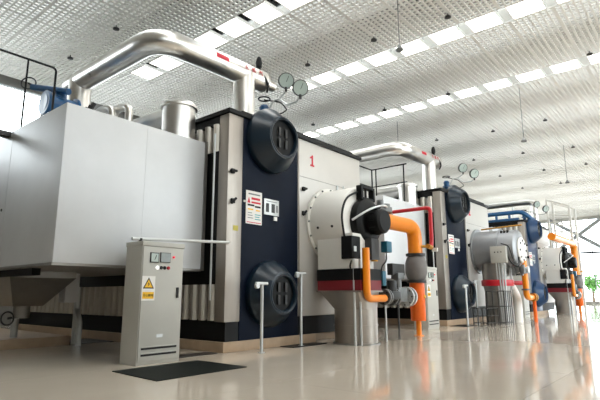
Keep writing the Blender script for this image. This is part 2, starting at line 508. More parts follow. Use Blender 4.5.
# fittings and two pressure gauges on the drum top
ft = MB(); ft.cyl((-7.75, 7.9, 4.9), (-7.75, 7.9, 5.55), .09, n=14); ft.lathe((-7.75, 7.9, 5.3), (0, 0, 1), [(0, .15), (.05, .15), (.06, .1), (.2, .12), (.25, .08)], 16)
vb = ft.build('drum_valve', 'blue_paint', boil)
MB().ring((-7.75, 7.9, 5.72), (0, 0, 1), .14, .018, 20, 6).build('handwheel', 'black_paint', vb)
gpipe = MB(); gpipe.tube([(-7.7, 7.9, 5.25), (-7.5, 7.95, 5.62), (-7.3, 7.95, 5.62), (-7.08, 7.92, 5.72)], .022, 8, .06, 4)
gpipe.tube([(-7.3, 7.95, 5.62), (-7.05, 7.95, 5.40), (-6.72, 7.92, 5.40), (-6.62, 7.9, 5.50)], .022, 8, .06, 4)
gp = gpipe.build('gauge_pipe', 'steel_light', boil)
gw = MB(); gw.tube([(-7.75, 7.9, 5.70), (-7.30, 8.0, 5.55), (-7.05, 7.95, 5.28), (-7.2, 7.85, 5.18), (-7.35, 7.8, 5.24)], .016, 6, .08, 4); gw.build('cable', 'black_rubber', boil)
for (gx, gy, gz) in ((-7.05, 7.9, 5.98), (-6.62, 7.9, 5.68)):
    st_ = MB().cyl((gx, gy, gz - .26), (gx, gy, gz - .16), .03, n=8)
    dd = Vector((.72, -.55, -.30)).normalized()
    c0 = Vector((gx, gy, gz))
    st_.lathe(c0 - dd * .05, dd, [(0, .17), (.01, .185), (.09, .185), (.10, .17), (.085, .165)], 28)
    go = st_.build('pressure_gauge', 'dark_steel', boil)
    MB().lathe(c0 + dd * .036, dd, [(0, .166), (.004, .166)], 28).build('dial', 'dial_face', go)
    d_, u_, v_ = frame(dd)
    MB().cyl(c0 + dd * .043 - v_ * .03, c0 + dd * .043 + v_ * .11 + u_ * .05, .006, n=5).build('needle', 'black_print', go)
one = [(-.075, -.145), (.085, -.145), (.085, -.10), (.038, -.10), (.038, .15), (-.005, .15), (-.025, .12), (-.085, .09), (-.085, .048), (-.022, .068), (-.022, -.10), (-.075, -.10)]
MB().poly([(XF + .001, 9.355 + a, 4.435 + b_) for a, b_ in one], (.004, 0, 0)).build('number', 'red_print', boil)
done()
boil2 = copy_tree(boil, (0, P, 0), 'silver and navy boiler marked with a red 2, middle of the three', skip=('number',))
boil3 = copy_tree(boil, (0, 2 * P, 0), 'navy banded boiler marked with a red 3, farthest of the three', skip=('number',))
for ch in kids(boil3):
    if ch.name.split('.')[0] in ('upper_drum', 'lower_drum', 'navy_panel'):
        ch.data = ch.data.copy(); ch.data.materials[0] = MATS['navy_blue']
for bo, ch in ((boil2, '2'), (boil3, '3')):
    ORIGIN = Vector(bo.location); text('number', ch, .40, 'red_print', bo, (XF + .004, 9.352 + bo.location.y - YC, 4.435), (0, 1, 0), (0, 0, 1), bold=.018); done()

# concrete plinth of each boiler
pl = MB(); pl.box(DEPTH - .1, XF, YC + .0, 9.45, 0, .2)
pl0 = solo('boiler_plinth', pl, 'plinth_tan', 'tan concrete plinth under the nearest boiler, beside the grey cabinet', 'plinth', 'boiler plinths', (XF, YC, 0), .01)
for k, lb in ((1, 'tan concrete plinth under the middle boiler, behind the steel posts'), (2, 'tan concrete plinth under the farthest boiler')):
    o = pl0.copy(); col.objects.link(o); o.location = Vector(pl0.location) + Vector((0, P * k, 0)); o['label'] = lb
pr_ = MB(); pr_.box(DEPTH - .1, XF - .35, 9.75, 11.45, 0, .2)
pr0 = solo('rear_plinth', pr_, 'plinth_tan', 'shaded concrete footing behind the air duct of the nearest boiler', 'plinth', 'boiler plinths', (XF - .35, 9.75, 0), .01)
for k, lb in ((1, 'shaded concrete footing behind the air duct of the middle boiler'), (2, 'shaded concrete footing behind the air duct of the farthest boiler')):
    o = pr0.copy(); col.objects.link(o); o.location = Vector(pr0.location) + Vector((0, P * k, 0)); o['label'] = lb

# ------------------------------------------------------------------ economiser box beside each boiler
BX = -8.077
eb = thing('economiser_box', 'large pale grey sheet metal box at the left of the nearest boiler', 'duct box', (BX, 5.0, 1.62), 'sheet metal boxes beside the boilers')
MB().box(-12.8, BX, 3.455, YC - .12, 1.62, 4.345).build('shell', 'galvanised', eb, 0.015)
MB().box(-12.78, BX + .012, YC - .12, YC - .05, 1.60, 4.37).build('end_flange', 'stainless_dark', eb)
MB().box(-12.82, BX + .015, 3.44, YC - .12, 1.585, 1.63).build('bottom_angle', 'stainless_dark', eb)
MB().box(BX - .002, BX + .003, 5.02, 5.035, 1.66, 4.33).build('panel_seam', 'galvanised', eb)
MB().box(-10.4, -10.385, 3.452, 3.456, 1.66, 4.33).build('panel_seam', 'galvanised', eb)
for z in (2.75,): MB().lathe((-10.55, 3.456, z), (0, -1, 0), [(0, .03), (.015, .025)], 10).build('bolt', 'dark_steel', eb)
# tapered hopper, beam and legs carry it
hp = MB()
def rect(x0, x1, y0, y1, z): return [Vector((x0, y0, z)), Vector((x1, y0, z)), Vector((x1, y1, z)), Vector((x0, y1, z))]
hp.rings([rect(-12.4, -11.25, 4.1, 4.7, .88), rect(-13.0, -10.45, 3.7, 5.0, 1.46), rect(-13.0, -10.45, 3.7, 5.0, 1.60)])
hp.build('hopper', 'stainless_dark', eb)  # darker steel stands in for the shadow the hopper lies in
MB().box(-12.7, -9.2, 3.60, 3.75, 1.46, 1.585).build('support_beam', 'black_paint', eb)
MB().box(-11.2, -10.9, 5.0, 5.3, .95, 1.60).build('down_duct', 'galvanised', eb)
MB().cyl((-11.7, 4.45, .62), (-11.7, 4.45, .90), .17, n=16).build('hopper_outlet', 'stainless_dark', eb)
for (lx, ly) in ((-11.95, 4.43), (-11.54, 5.60)):
    MB().cyl((lx, ly, 0), (lx, ly, 1.3), .075, n=12).build('leg', 'steel_light', eb)
hw = MB().ring((-11.75, 4.2, .62), (.6, -.8, 0), .14, .018, 20, 6); hw.cyl((-11.75, 4.2, .62), (-11.72, 4.45, .66), .025, n=8)
hw.build('outlet_handwheel', 'dark_steel', eb)
MB().tube([(-11.54, 5.6, .75), (-11.2, 5.45, .72), (-11.05, 5.45, .55), (-11.05, 5.45, 0)], .06, 10, .12).build('drain_pipe', 'steel_light', eb)
done()
copy_tree(eb, (0, P, 0), 'white sheet metal box behind the orange pipe and red pipe')
copy_tree(eb, (0, 2 * P, 0), 'sheet metal box of the farthest boiler, behind the silver burner')
cb = MB().box(-16, -11.45, 2.2, 5.45, 0, .2)
solo('concrete_curb', cb, 'plinth_tan', 'low tan concrete curb on the floor under the hopper', 'curb', None, (-12, 4, 0), .01)

# ------------------------------------------------------------------ steam main
PZ = 6.54; PX = -8.45; PY = 5.36; PR = .268
sp = thing('steam_pipe', 'thick shiny aluminium clad pipe over the nearest boiler and box', 'pipe', (PX, 7.889, ZT), 'aluminium clad steam pipes')
MB().tube([(-12.3, PY, PZ - .05), (PX, PY, PZ - .03), (PX, 8.52, PZ + .04)], PR, 28, .62, 10).build('main_pipe', 'aluminium', sp)
MB().cyl((PX, 7.889, ZT + .05), (PX, 7.889, PZ), PR + .004, n=28).build('riser', 'aluminium', sp)
MB().lathe((PX, 7.889, ZT + .05), (0, 0, 1), [(0, PR + .05), (.05, PR + .05), (.06, PR)], 28).build('collar', 'aluminium', sp)
MB().cyl((-11.86, PY, 4.33), (-11.86, PY, PZ - .05), PR + .01, n=28).build('riser', 'aluminium', sp)
ec = MB().lathe((PX, 8.50, PZ + .04), (0, 1, 0), [(0, PR + .012), (.05, PR + .012), (.055, .15), (.42, .15), (.43, .12)], 28)
ec.build('end_flange', 'aluminium', sp)
MB().lathe((PX, 8.515, PZ + .04), (0, 1, 0), [(0, PR + .016), (.02, PR + .016)], 28).build('end_ring', 'stainless_dark', sp)
for yy in (6.0, 6.75, 7.5): MB().lathe((PX, yy - .015, PZ - .03 + (yy - PY) * .0222), (0, 1, 0), [(0, PR + .004), (.03, PR + .004)], 28, False).build('cladding_band', 'aluminium', sp)
for xx in (-9.5, -10.4, -11.3): MB().lathe((xx, PY, PZ - .04), (1, 0, 0), [(0, PR + .004), (.03, PR + .004)], 28, False).build('cladding_band', 'aluminium', sp)
va = MB(); va.lathe((PX, 8.40, PZ + .24), (0, 0, 1), [(0, .09), (.06, .09), (.07, .05), (.16, .05), (.17, .075), (.30, .085), (.42, .06), (.46, .03)], 16)
va.build('air_vent_valve', 'black_paint', sp)
MB().tube([(PX + .15, 8.3, PZ + .2), (PX + .26, 8.35, PZ + .05), (PX + .27, 8.5, PZ - .15), (PX + .15, 8.55, PZ - .28)], .03, 8, .1).build('drain_tube', 'dark_steel', sp)
# red arrow and characters follow the pipe surface
def on_pipe(y, a): # angle a above the +X direction
    zc = PZ - .03 + (y - PY) * .0222
    return Vector((PX + (PR + .004) * math.cos(a), y, zc + (PR + .004) * math.sin(a)))
arrow = MB()
ag = [R(-4 + 6 * i) for i in range(5)]
for i in range(4):
    q = [on_pipe(6.76, ag[i]), on_pipe(7.14, ag[i]), on_pipe(7.14, ag[i + 1]), on_pipe(6.76, ag[i + 1])]
    arrow.poly(q, Vector((math.cos(ag[i]), 0, math.sin(ag[i]))) * .003)
arrow.build('red_stripe', 'red_print', sp)
for i, ch in enumerate('主蒸汽'):
    a = R(10); p_ = on_pipe(7.72 + .24 * i, a); n_ = Vector((math.cos(a), 0, math.sin(a)))
    text('lettering', ch, .15, 'red_print', sp, p_ + n_ * .004, (0, 1, 0), n_.cross(Vector((0, 1, 0))), .006)
done()
copy_tree(sp, (0, P, 0), 'aluminium clad pipe bending over the middle boiler')
t = thing('steam_pipe', 'straight grey pipe over the farthest boiler, beside the white access tower', 'pipe', (-7.75, 31.0, ZT), 'aluminium clad steam pipes')
MB().tube([(-14.5, 31.0, 6.55), (-7.75, 31.0, 6.55), (-7.75, 31.0, ZT + .05)], .19, 20, .4).build('main_pipe', 'aluminium', t)
for xx in (-9.0, -11.0): MB().cyl((xx, 31.0, ZT + .12), (xx, 31.0, 6.5), .04, n=8).build('stand', 'steel_light', t)
done()

# exhaust elbow on the box
ex = thing('exhaust_duct', 'shiny round duct with domed cap on top of the nearest box', 'duct', (-8.52, 6.04, 4.345), 'round ducts on the boxes')
MB().lathe((-8.52, 6.04, 4.345), (0, 0, 1), [(0, .355), (.76, .355)], 36).build('stack', 'aluminium', ex)
MB().lathe((-8.52, 6.04, 5.09), (0, 0, 1), [(0, .36), (.0, .40), (.05, .40), (.12, .34), (.17, .22), (.19, .08)], 36).build('domed_cap', 'aluminium', ex)
MB().lathe((-8.52, 6.04, 4.345), (0, 0, 1), [(0, .40), (.03, .40), (.032, .36)], 32).build('base_flange', 'aluminium', ex)
MB().tube([(-8.8, 6.0, 4.98), (-12.0, 5.9, 4.98), (-12.0, 5.9, 4.345)], .22, 20, .3).build('side_pipe', 'aluminium', ex)
done()
copy_tree(ex, (0, P, 0), 'pale round duct with domed cap on the box behind the red pipe')
for i, (gx, gy, lb) in enumerate(((-9.55, 5.05, 'small silver gooseneck vent on the nearest box, left one of two'), (-9.2, 5.25, 'small silver gooseneck vent on the nearest box, right one of two'))):
    b = MB().tube([(gx, gy, 4.345), (gx, gy, 5.12), (gx - .5, gy - .08, 5.12), (gx - .5, gy - .08, 4.60)], .085, 14, .2, 8)
    solo('gooseneck_vent', b, 'aluminium', lb, 'vent pipe', 'gooseneck vents on the box', (gx, gy, 4.345))

# blue gate valve and black guard rail behind the box
VX, VY = -11.0, 4.45
vz = 4.345
bv = thing('gate_valve', 'blue gate valve with handwheel beside the black guard rail', 'valve', (VX, VY, vz))
MB().cyl((VX, VY - .25, 5.35), (VX + .05, VY + .45, 5.35), .20, n=20).build('valve_body', 'blue_paint', bv)
b = MB(); b.cyl((VX, VY + .1, 4.345), (VX, VY + .1, 5.75), .13, n=16); b.build('neck', 'blue_paint', bv)
for q in (-.25, .40): MB().cyl((VX, VY + q, 5.35), (VX, VY + q + .06, 5.35), .28, n=20).build('flange', 'blue_paint', bv)
MB().cyl((VX - .75, VY - .25, 5.92), (VX + .35, VY + .12, 5.62), .075, n=12).build('bypass_pipe', 'blue_paint', bv)
b = MB().ring((VX - .82, VY - .32, 6.02), (.75, -.6, .2), .16, .018, 20, 6); b.cyl((VX - .82, VY - .32, 6.02), (VX - .7, VY - .22, 5.92), .022, n=8)
b.build('handwheel', 'dark_steel', bv)
b = MB()
for q in range(6): b.cyl((VX + .35 + .05 * q, VY + .3 + .03 * q, 5.00 + .09 * (q % 2)), (VX + .48 + .05 * q, VY + .3 + .05 * q, 5.08 + .06 * q), .05, n=8)
b.build('fittings', 'dark_steel', bv)
MB().cyl((VX + .5, VY + .4, 4.345), (VX + .5, VY + .4, 5.1), .11, n=12).build('drain_leg', 'blue_paint', bv)
done()
def rail(name, label, pts, z0, ztop, posts, mid=True, cat='guard rail', r=.026):
    o = thing(name, label, cat, (posts[0][0], posts[0][1], z0))
    MB().tube([(a, b_, ztop) for a, b_ in pts], r, 8, .08).build('top_rail', 'black_paint', o)
    if mid: MB().tube([(a, b_, (z0 + ztop) / 2 + .05) for a, b_ in pts], r * .8, 8, .08).build('mid_rail', 'black_paint', o)
    for a, b_ in posts: MB().cyl((a, b_, z0), (a, b_, ztop), r, n=8).build('post', 'black_paint', o)
    done(); return o
k = .853
rl = thing('guard_rail', 'black pipe guard rail above the big box at the upper left', 'guard rail', (-10.62, 4.1, 4.345))
MB().tube([(-10.62, 1.6, 6.05), (-10.62, 4.24, 6.05), (-10.62, 4.24, 4.345)], .024, 10, .10).build('top_rail', 'black_paint', rl)
for py in (2.3, 3.66): MB().cyl((-10.62, py, 4.345 if py > 3.46 else 4.33), (-10.62, py, 6.05), .02, n=8).build('post', 'black_paint', rl)
MB().box(-10.72, -10.5, 1.6, 3.455, 4.25, 4.345).build('ledge', 'dark_steel', rl)
done()

# ------------------------------------------------------------------ burner 1 (white) and copies
BY, BZ = 10.03, 2.86
def white_burner(label):
    t = thing('gas_burner', label, 'burner', (XF, BY, BZ), 'gas burners on the boiler fronts')
    MB().lathe((XF, BY, BZ), (1, 0, 0), [(0, .94), (.06, .94), (.062, .86), (.90, .86), (.97, .82), (1.02, .66)], 56).build('housing', 'white_paint', t)
    for q in range(16):
        a = 2 * math.pi * q / 16
        MB().lathe((XF + .06, BY + .90 * math.cos(a), BZ + .90 * math.sin(a)), (1, 0, 0), [(0, .025), (.03, .022)], 8).build('bolt', 'cast_grey', t)
    for (dy, dz, dx) in ((-.83, -.17, .30), (-.83, -.17, .72)):
        MB().lathe((XF + dx, BY + dy, BZ + dz), (-1, 0, 0) if False else (0, dy, dz), [(0, .035), (.03, .03)], 10).build('plug', 'dark_steel', t)
    b = MB(); b.tube([(XF + .35, BY - .1, BZ + .84), (XF + .35, BY - .1, BZ + .98)], .03, 8); b.build('lifting_eye', 'steel_light', t)
    MB().tube([(XF + .55, BY - .1, BZ + .84), (XF + .55, BY - .1, BZ + .93)], .022, 8).build('test_nipple', 'steel_light', t)
    # black fan casing, motor, control boxes
    FX = XF + 1.02
    h = MB().lathe((FX, BY + .02, BZ - .02), (1, 0, 0), [(0, .56), (.05, .58), (.18, .56), (.24, .46), (.26, .36)], 36)
    fc = h.build('fan_casing', 'black_gloss', t)
    MB().lathe((FX + .26, BY + .06, BZ - .03), (1, 0, 0), [(0, .30), (.04, .31), (.30, .30), (.35, .25), (.36, .12)], 28).build('motor', 'black_paint', fc)
    for q in range(12):
        a = 2 * math.pi * q / 12
        MB().box(FX + .32, FX + .48, BY + .06 + .31 * math.cos(a) - .012, BY + .06 + .31 * math.cos(a) + .012, BZ - .03 + .31 * math.sin(a) - .012, BZ - .03 + .31 * math.sin(a) + .012).build('cooling_fin', 'black_paint', fc)
    # scroll frame on top (open rectangular air intake)
    fr2 = MB(); x0, x1 = FX + .02, FX + .18; y0, y1 = BY - .28, BY + .34; z0, z1 = BZ + .50, BZ + .86
    w = .07
    fr2.box(x0, x1, y0, y0 + w, z0, z1); fr2.box(x0, x1, y1 - w, y1, z0, z1); fr2.box(x0, x1, y0 + w, y1 - w, z1 - w, z1); fr2.box(x0, x1, y0 + w, y1 - w, z0, z0 + w)
    fr2.build('air_intake_frame', 'black_paint', t, 0.02)
    for q in range(2): MB().box(x0 + .05, x1 - .05, y0 + w + .08 + q * .14, y0 + w + .10 + q * .14, z0 + w, z1 - w).build('intake_vane', 'dark_steel', t)
    MB().tube([(FX - .02, BY - .74, BZ - .45), (FX - .04, BY - .84, BZ + .08), (FX - .02, BY - .66, BZ + .52), (FX + .05, BY - .25, BZ + .70)], .026, 8, .25).build('hose', 'black_rubber', t)
    MB().tube([(FX + .12, BY - .62, BZ - .04), (FX + .42, BY - .30, BZ + .24), (FX + .46, BY + .30, BZ + .40), (FX + .30, BY + .70, BZ + .42)], .026, 8, .3).build('pilot_tube', 'steel_light', t)
    jb = MB().box(FX - .10, FX + .20, BY - .78, BY - .42, BZ - .95, BZ - .42).build('junction_box', 'black_paint', t, 0.02)
    MB().box(FX + .20, FX + .21, BY - .70, BY - .60, BZ - .78, BZ - .66).build('label_plate', 'steel_light', jb)
    MB().tube([(FX + .15, BY - .70, BZ - .95), (FX + .12, BY - .78, BZ - 1.15), (FX + .1, BY - .55, BZ - 1.2), (FX + .1, BY - .5, BZ - .92)], .022, 8, .1).build('cable', 'black_rubber', t)
    MB().box(FX + .10, FX + .38, BY - .22, BY + .12, BZ - .95, BZ - .45).build('gas_manifold', 'dark_steel', t, 0.02)
    MB().cyl((FX + .28, BY + .05, BZ - .98), (FX + .28, BY + .05, BZ - .70), .08, n=12).build('brass_fitting', 'brass', t)
    sv = MB().box(FX + .30, FX + .48, BY + .32, BY + .56, BZ - .75, BZ - .48).build('solenoid_coil', 'teal_paint', t, 0.02)
    sv2 = MB().box(FX + .26, FX + .42, BY + .18, BY + .34, BZ - 1.55, BZ - 1.20).build('solenoid_coil', 'teal_paint', t, 0.02)
    MB().tube([(FX + .38, BY + .44, BZ - .75), (FX + .38, BY + .44, BZ - .95), (FX + .34, BY + .26, BZ - 1.1), (FX + .34, BY + .26, BZ - 1.3)], .02, 8, .08).build('signal_cable', 'black_rubber', t)
    # actuator linkage towards the gas pipe
    ac = MB(); ac.box(FX + .05, FX + .28, BY + .45, BY + 1.0, BZ + .32, BZ + .46); ac.cyl((FX + .16, BY + .6, BZ + .46), (FX + .16, BY + .6, BZ + .60), .09, n=12); ac.cyl((FX + .16, BY + .88, BZ + .46), (FX + .16, BY + .88, BZ + .54), .11, n=12)
    ac.build('actuator', 'cast_grey', t, 0.015)
    MB().cyl((FX + .16, BY + 1.0, BZ + .38), (FX + .1, BY + 1.25, BZ + .32), .05, n=10).build('actuator_rod', 'cast_grey', t)
    # conduits down to floor
    for (cx, cy) in ((FX + .20, BY - .72), (FX + .28, BY - .60)):
        MB().cyl((cx, cy, 0.0), (cx, cy, BZ - .95), .028, n=8).build('conduit', 'steel_light', t)
    done(); return t
gb = white_burner('white cylindrical gas burner with black fan head on the nearest boiler')
copy_tree(gb, (0, 2 * P, 0), 'white gas burner with black fan head on the farthest boiler')

# burner 2, longer silver drum
def silver_burner():
    by = BY + P
    t = thing('gas_burner', 'long silver gas burner with a grey terminal box on the middle boiler', 'burner', (XF, by, BZ), 'gas burners on the boiler fronts')
    MB().lathe((XF, by, BZ), (1, 0, 0), [(0, .92), (.06, .92), (.062, .80), (.95, .80), (.96, .84), (1.02, .84), (1.03, .78), (1.62, .78), (1.66, .74), (1.70, .55)], 48).build('housing', 'burner_grey', t)
    MB().lathe((XF + 1.68, by, BZ - .05), (1, 0, 0), [(0, .50), (.06, .52), (.10, .48)], 36).build('front_disc', 'white_paint', t)
    for q in range(8):
        a = 2 * math.pi * q / 8
        MB().lathe((XF + 1.76, by + .38 * math.cos(a), BZ - .05 + .38 * math.sin(a)), (1, 0, 0), [(0, .05), (.04, .045)], 8).build('clamp', 'black_paint', t)
    bx_ = MB().box(XF + .82, XF + 1.42, by - .98, by - .78, BZ - .56, BZ + .08).build('terminal_box', 'cabinet_grey', t, 0.02)
    for q in range(3): MB().cyl((XF + 1.0 + .12 * q, by - .98, BZ - .15), (XF + 1.0 + .12 * q, by - .995, BZ - .15), .025, n=8).build('button', 'black_paint', bx_)
    for q in range(4): MB().tube([(XF + .98 + .1 * q, by - .86, BZ - .48), (XF + .98 + .1 * q, by - .84, BZ - 1.0), (XF + 1.05 + .06 * q, by - .8, 0.02)], .028, 8, .2).build('conduit', 'steel_light', t)
    MB().tube([(XF + 1.35, by - .75, BZ - .2), (XF + 1.55, by - .82, BZ - .6), (XF + 1.75, by - .6, BZ - .75), (XF + 1.72, by - .35, BZ - .2)], .03, 8, .2).build('hose', 'black_rubber', t)
    MB().tube([(XF + 1.2, by - .78, BZ + .2), (XF + 1.5, by - .85, BZ + .1), (XF + 1.6, by - .72, BZ - .5)], .02, 8, .15).build('hose', 'black_rubber', t)
    b = MB()
    for q in range(5): b.box(XF + 1.45 + .09 * q, XF + 1.56 + .09 * q, by - .60 + .1 * (q % 2), by - .42 + .1 * (q % 2), BZ - 1.05 + .06 * (q % 3), BZ - .70 + .06 * (q % 3))
    b.build('valve_block', 'cast_grey', t, 0.02)
    MB().cyl((XF + .3, by - .3, BZ + .86), (XF + 1.9, by - .3, BZ + .92), .03, n=8).build('support_rod', 'brass', t)
    for q in range(3): MB().box(XF + 1.1 + .12 * q, XF + 1.16 + .12 * q, by - .45, by - .3, BZ + .62, BZ + .74).build('bracket', 'black_paint', t)
    done(); return t
silver_burner()

# ------------------------------------------------------------------ air duct pedestal of each burner
def loft_sq(cx, cy, hx, hy, z, n=32, cut=.08):
    out = []
    for j in range(n):
        a = 2 * math.pi * (j + .5) / n; c, s_ = math.cos(a), math.sin(a)
        kk = min(hx / max(abs(c), 1e-6), hy / max(abs(s_), 1e-6))
        out.append(Vector((cx + c * kk, cy + s_ * kk, z)))
    return out
def loft_ci(cx, cy, r, z, n=32): return [Vector((cx + r * math.cos(2 * math.pi * (j + .5) / n), cy + r * math.sin(2 * math.pi * (j + .5) / n), z)) for j in range(n)]
DX, DY, HX, HY = -6.66, 9.74, .60, .44
def pedestal(label, dark, band):
    t = thing('burner_air_duct', label, 'air duct', (DX, DY, 0), 'air ducts below the burners')
    b = MB(); b.box(DX - HX, DX + HX - .18, DY - HY, DY + HY, 1.69, BZ - .35); b.build('upper_duct', 'white_paint', t, 0.02)
    MB().box(DX - HX - .015, DX + HX + .015, DY - HY - .015, DY + HY + .015, 1.43, 1.69).build('flexible_joint', 'black_paint', t)
    MB().box(DX - HX - .005, DX + HX + .005, DY - HY - .005, DY + HY + .005, 1.20, 1.43).build('damper_frame', band, t)
    MB().box(DX - HX - .03, DX + HX + .03, DY - HY - .03, DY + HY + .03, 1.165, 1.20).build('flange', dark, t)
    b = MB().rings([loft_sq(DX, DY, HX, HY, 1.165), loft_ci(DX + .12, DY + .07, .50, .78)], False)
    b.build('transition', dark, t)
    b = MB().rings([loft_ci(DX + .12, DY + .07, .50, .78), loft_ci(DX + .12, DY + .07, .50, .43), loft_ci(DX + .12, DY + .07, .515, .43), loft_ci(DX + .12, DY + .07, .515, .40), loft_ci(DX + .12, DY + .07, .50, .40), loft_ci(DX + .12, DY + .07, .50, 0)], False)
    b.build('round_pedestal', dark, t)
    MB().lathe((DX + .12, DY + .07, 0), (0, 0, 1), [(0, .55), (.03, .55), (.035, .50)], 40).build('floor_flange', 'stainless_dark', t)
    done(); return t
pd = pedestal('silver round air duct with black and crimson bands under the nearest burner', 'stainless', 'crimson_band')
copy_tree(pd, (0, 2 * P, 0), 'silver round air duct with black band under the farthest burner')
t = thing('burner_air_duct', 'grey air duct with bright red band standing inside the wire guard', 'air duct', (DX, DY + P, 0), 'air ducts below the burners')
yy = DY + P
MB().lathe((DX + .0, yy, 0), (0, 0, 1), [(0, .52), (1.2, .50), (1.5, .56), (2.3, .56)], 36).build('pipe', 'stainless_dark', t)
MB().lathe((DX, yy, 1.42), (0, 0, 1), [(0, .60), (.02, .61), (.22, .61), (.24, .60)], 36).build('red_band', 'red_paint', t)
MB().tube([(DX + .25, yy + .55, 1.50), (DX + .40, yy + .85, 1.0), (DX + .40, yy + .85, 0)], .21, 20, .25).build('white_branch_pipe', 'white_paint', t)
MB().cyl((DX + .2, yy + .3, 1.55), (DX + .75, yy + .95, 1.55), .09, n=12).build('red_branch', 'red_paint', t)
done()

# ------------------------------------------------------------------ orange gas pipes
GX, GY = -6.36, 12.61
def gas_pipe(label, dy, zh, y0):
    t = thing('gas_pipe', label, 'gas pipe', (GX, GY + dy, 0), 'orange gas pipes')
    Y = GY + dy
    MB().tube([(GX, y0, zh), (GX, Y, zh), (GX, Y, 2.20)], .20, 24, .46, 8).build('upper_pipe', 'orange_paint', t)
    for z in (2.16, 1.42): MB().lathe((GX, Y, z), (0, 0, 1), [(0, .27), (.07, .27)], 24).build('flange', 'dark_steel', t)
    MB().lathe((GX, Y, 1.49), (0, 0, 1), [(0, .21), (.06, .25), (.20, .295), (.34, .30), (.48, .295), (.62, .25), (.67, .21)], 28).build('expansion_joint', 'grey_rubber', t)
    MB().lathe((GX, Y, .40), (0, 0, 1), [(0, .20), (.01, .205), (1.02, .205)], 24).build('lower_pipe', 'orange_red', t)
    MB().cyl((GX, Y, 0), (GX, Y, .40), .075, n=14).build('support_leg', 'orange_paint', t)
    MB().lathe((GX, Y, 0), (0, 0, 1), [(0, .13), (.02, .13)], 16).build('foot_plate', 'orange_paint', t)
    MB().lathe((GX + .20, Y + .02, 1.05), (1, .1, 0), [(0, .05), (.02, .05)], 12).build('round_label', 'yellow_print', t)
    # valve train to the small feed pipe
    MB().tube([(GX, Y - .15, 1.06), (GX, Y - 1.5, 1.04), (-6.05, Y - 2.4, 1.02)], .10, 16, .4).build('train_pipe', 'cast_grey', t)
    sh = MB().tube([(-6.02, Y - 2.35, 1.02), (-5.98, Y - 3.18, 1.02), (-5.98, Y - 3.18, 2.15)], .085, 18, .20, 8)
    sh.build('feed_pipe', 'orange_paint', t)
    for (q, r_) in ((-.55, .26), (-.72, .26), (-1.35, .22), (-1.48, .22), (-2.0, .19), (-2.25, .19)):
        xx = GX if q > -1.5 else GX + (-q - 1.5) * .34
        fo = MB().cyl((xx, Y + q, 1.05), (xx, Y + q + .06, 1.05), r_, n=20).build('train_flange', 'steel_light' if q > -1 else 'cast_grey', t)
        for s_ in range(8):
            a = 2 * math.pi * s_ / 8
            MB().cyl((xx + (r_ - .045) * math.cos(a), Y + q - .03, 1.05 + (r_ - .045) * math.sin(a)), (xx + (r_ - .045) * math.cos(a), Y + q + .09, 1.05 + (r_ - .045) * math.sin(a)), .02, n=6).build('stud', 'dark_steel', fo)
    b = MB().box(GX - .15, GX + .15, Y - 1.30, Y - .85, .92, 1.28); b.cyl((GX, Y - 1.08, 1.28), (GX, Y - 1.08, 1.52), .10, n=12); b.box(GX - .10, GX + .12, Y - 1.25, Y - .92, 1.50, 1.66); b.build('safety_valve', 'cast_grey', t, 0.02)
    b = MB().cyl((GX + .2, Y - 1.75, .98), (GX + .2, Y - 1.75, 1.45), .12, n=14); b.box(GX + .08, GX + .34, Y - 1.95, Y - 1.55, 1.0, 1.18); b.build('regulator', 'dark_steel', t, 0.02)
    MB().box(GX - .12, GX + .05, Y - 1.4, Y - .75, 1.60, 1.90).build('valve_actuator', 'dark_steel', t, 0.02)
    MB().cyl((GX, Y - 1.1, 0), (GX, Y - 1.1, .95), .028, n=8).build('train_support', 'dark_steel', t)
    MB().cyl((GX + .12, Y - 1.95, 0), (GX + .12, Y - 1.95, .95), .025, n=8).build('train_support', 'steel_light', t)
    MB().tube([(GX + .18, Y, 2.42), (GX + .38, Y + .10, 2.42)], .04, 10).build('brass_cock', 'brass', t)
    done(); return t
gas_pipe('fat orange gas pipe with grey rubber joint beside the nearest burner', 0, 2.98, 10.45)
gas_pipe('orange gas pipe arching beside the farthest burner near the end window', 2 * P, 4.10, BY + 2 * P - 2.6)
Y = GY + P
t = thing('gas_pipe', 'thin orange gas pipe running down in front of the silver burner', 'gas pipe', (-5.75, Y - 1.9, 0), 'orange gas pipes')
MB().tube([(-5.72, BY + P + .1, 2.40), (-5.72, BY + P + .1, 0.98), (-5.72, BY + P + .85, .98)], .115, 18, .25, 8).build('feed_pipe', 'orange_paint', t)
MB().lathe((-5.72, BY + P + .85, .98), (0, 1, 0), [(0, .17), (.06, .17), (.08, .12), (.22, .12), (.24, .17), (.30, .17)], 16).build('ball_valve', 'brass', t)
MB().cyl((-5.72, BY + P + 1.1, 0), (-5.72, BY + P + 1.1, .98), .07, n=12).build('support_leg', 'orange_red', t)
for z in (1.25, 1.9): MB().lathe((-5.72, BY + P + .1, z), (0, 0, 1), [(0, .17), (.06, .17)], 18).build('flange', 'cast_grey', t)
MB().cyl((-5.95, BY + P + .1, 2.05), (-5.55, BY + P + .1, 2.05), .13, n=14).build('pressure_switch', 'steel_light', t)
done()

# red vent pipe from the gas pipe back between the boilers
t = thing('red_vent_pipe', 'thin red pipe with an elbow above the orange gas pipe', 'pipe', (-5.98, 12.884, 0))
MB().tube([(-5.98, 12.80, 2.36), (-5.98, 12.884, 2.55), (-5.98, 12.884, 3.54), (-9.6, 12.884, 3.54), (-9.6, 12.884, .0)], .055, 12, .12).build('pipe', 'red_paint', t)
MB().cyl((-5.98, 12.62, 2.42), (-5.98, 12.84, 2.40), .065, n=12).build('ball_valve', 'brass', t)
MB().box(-5.96, -5.80, 12.82, 12.87, 2.28, 2.38).build('valve_lever', 'white_paint', t)
done()

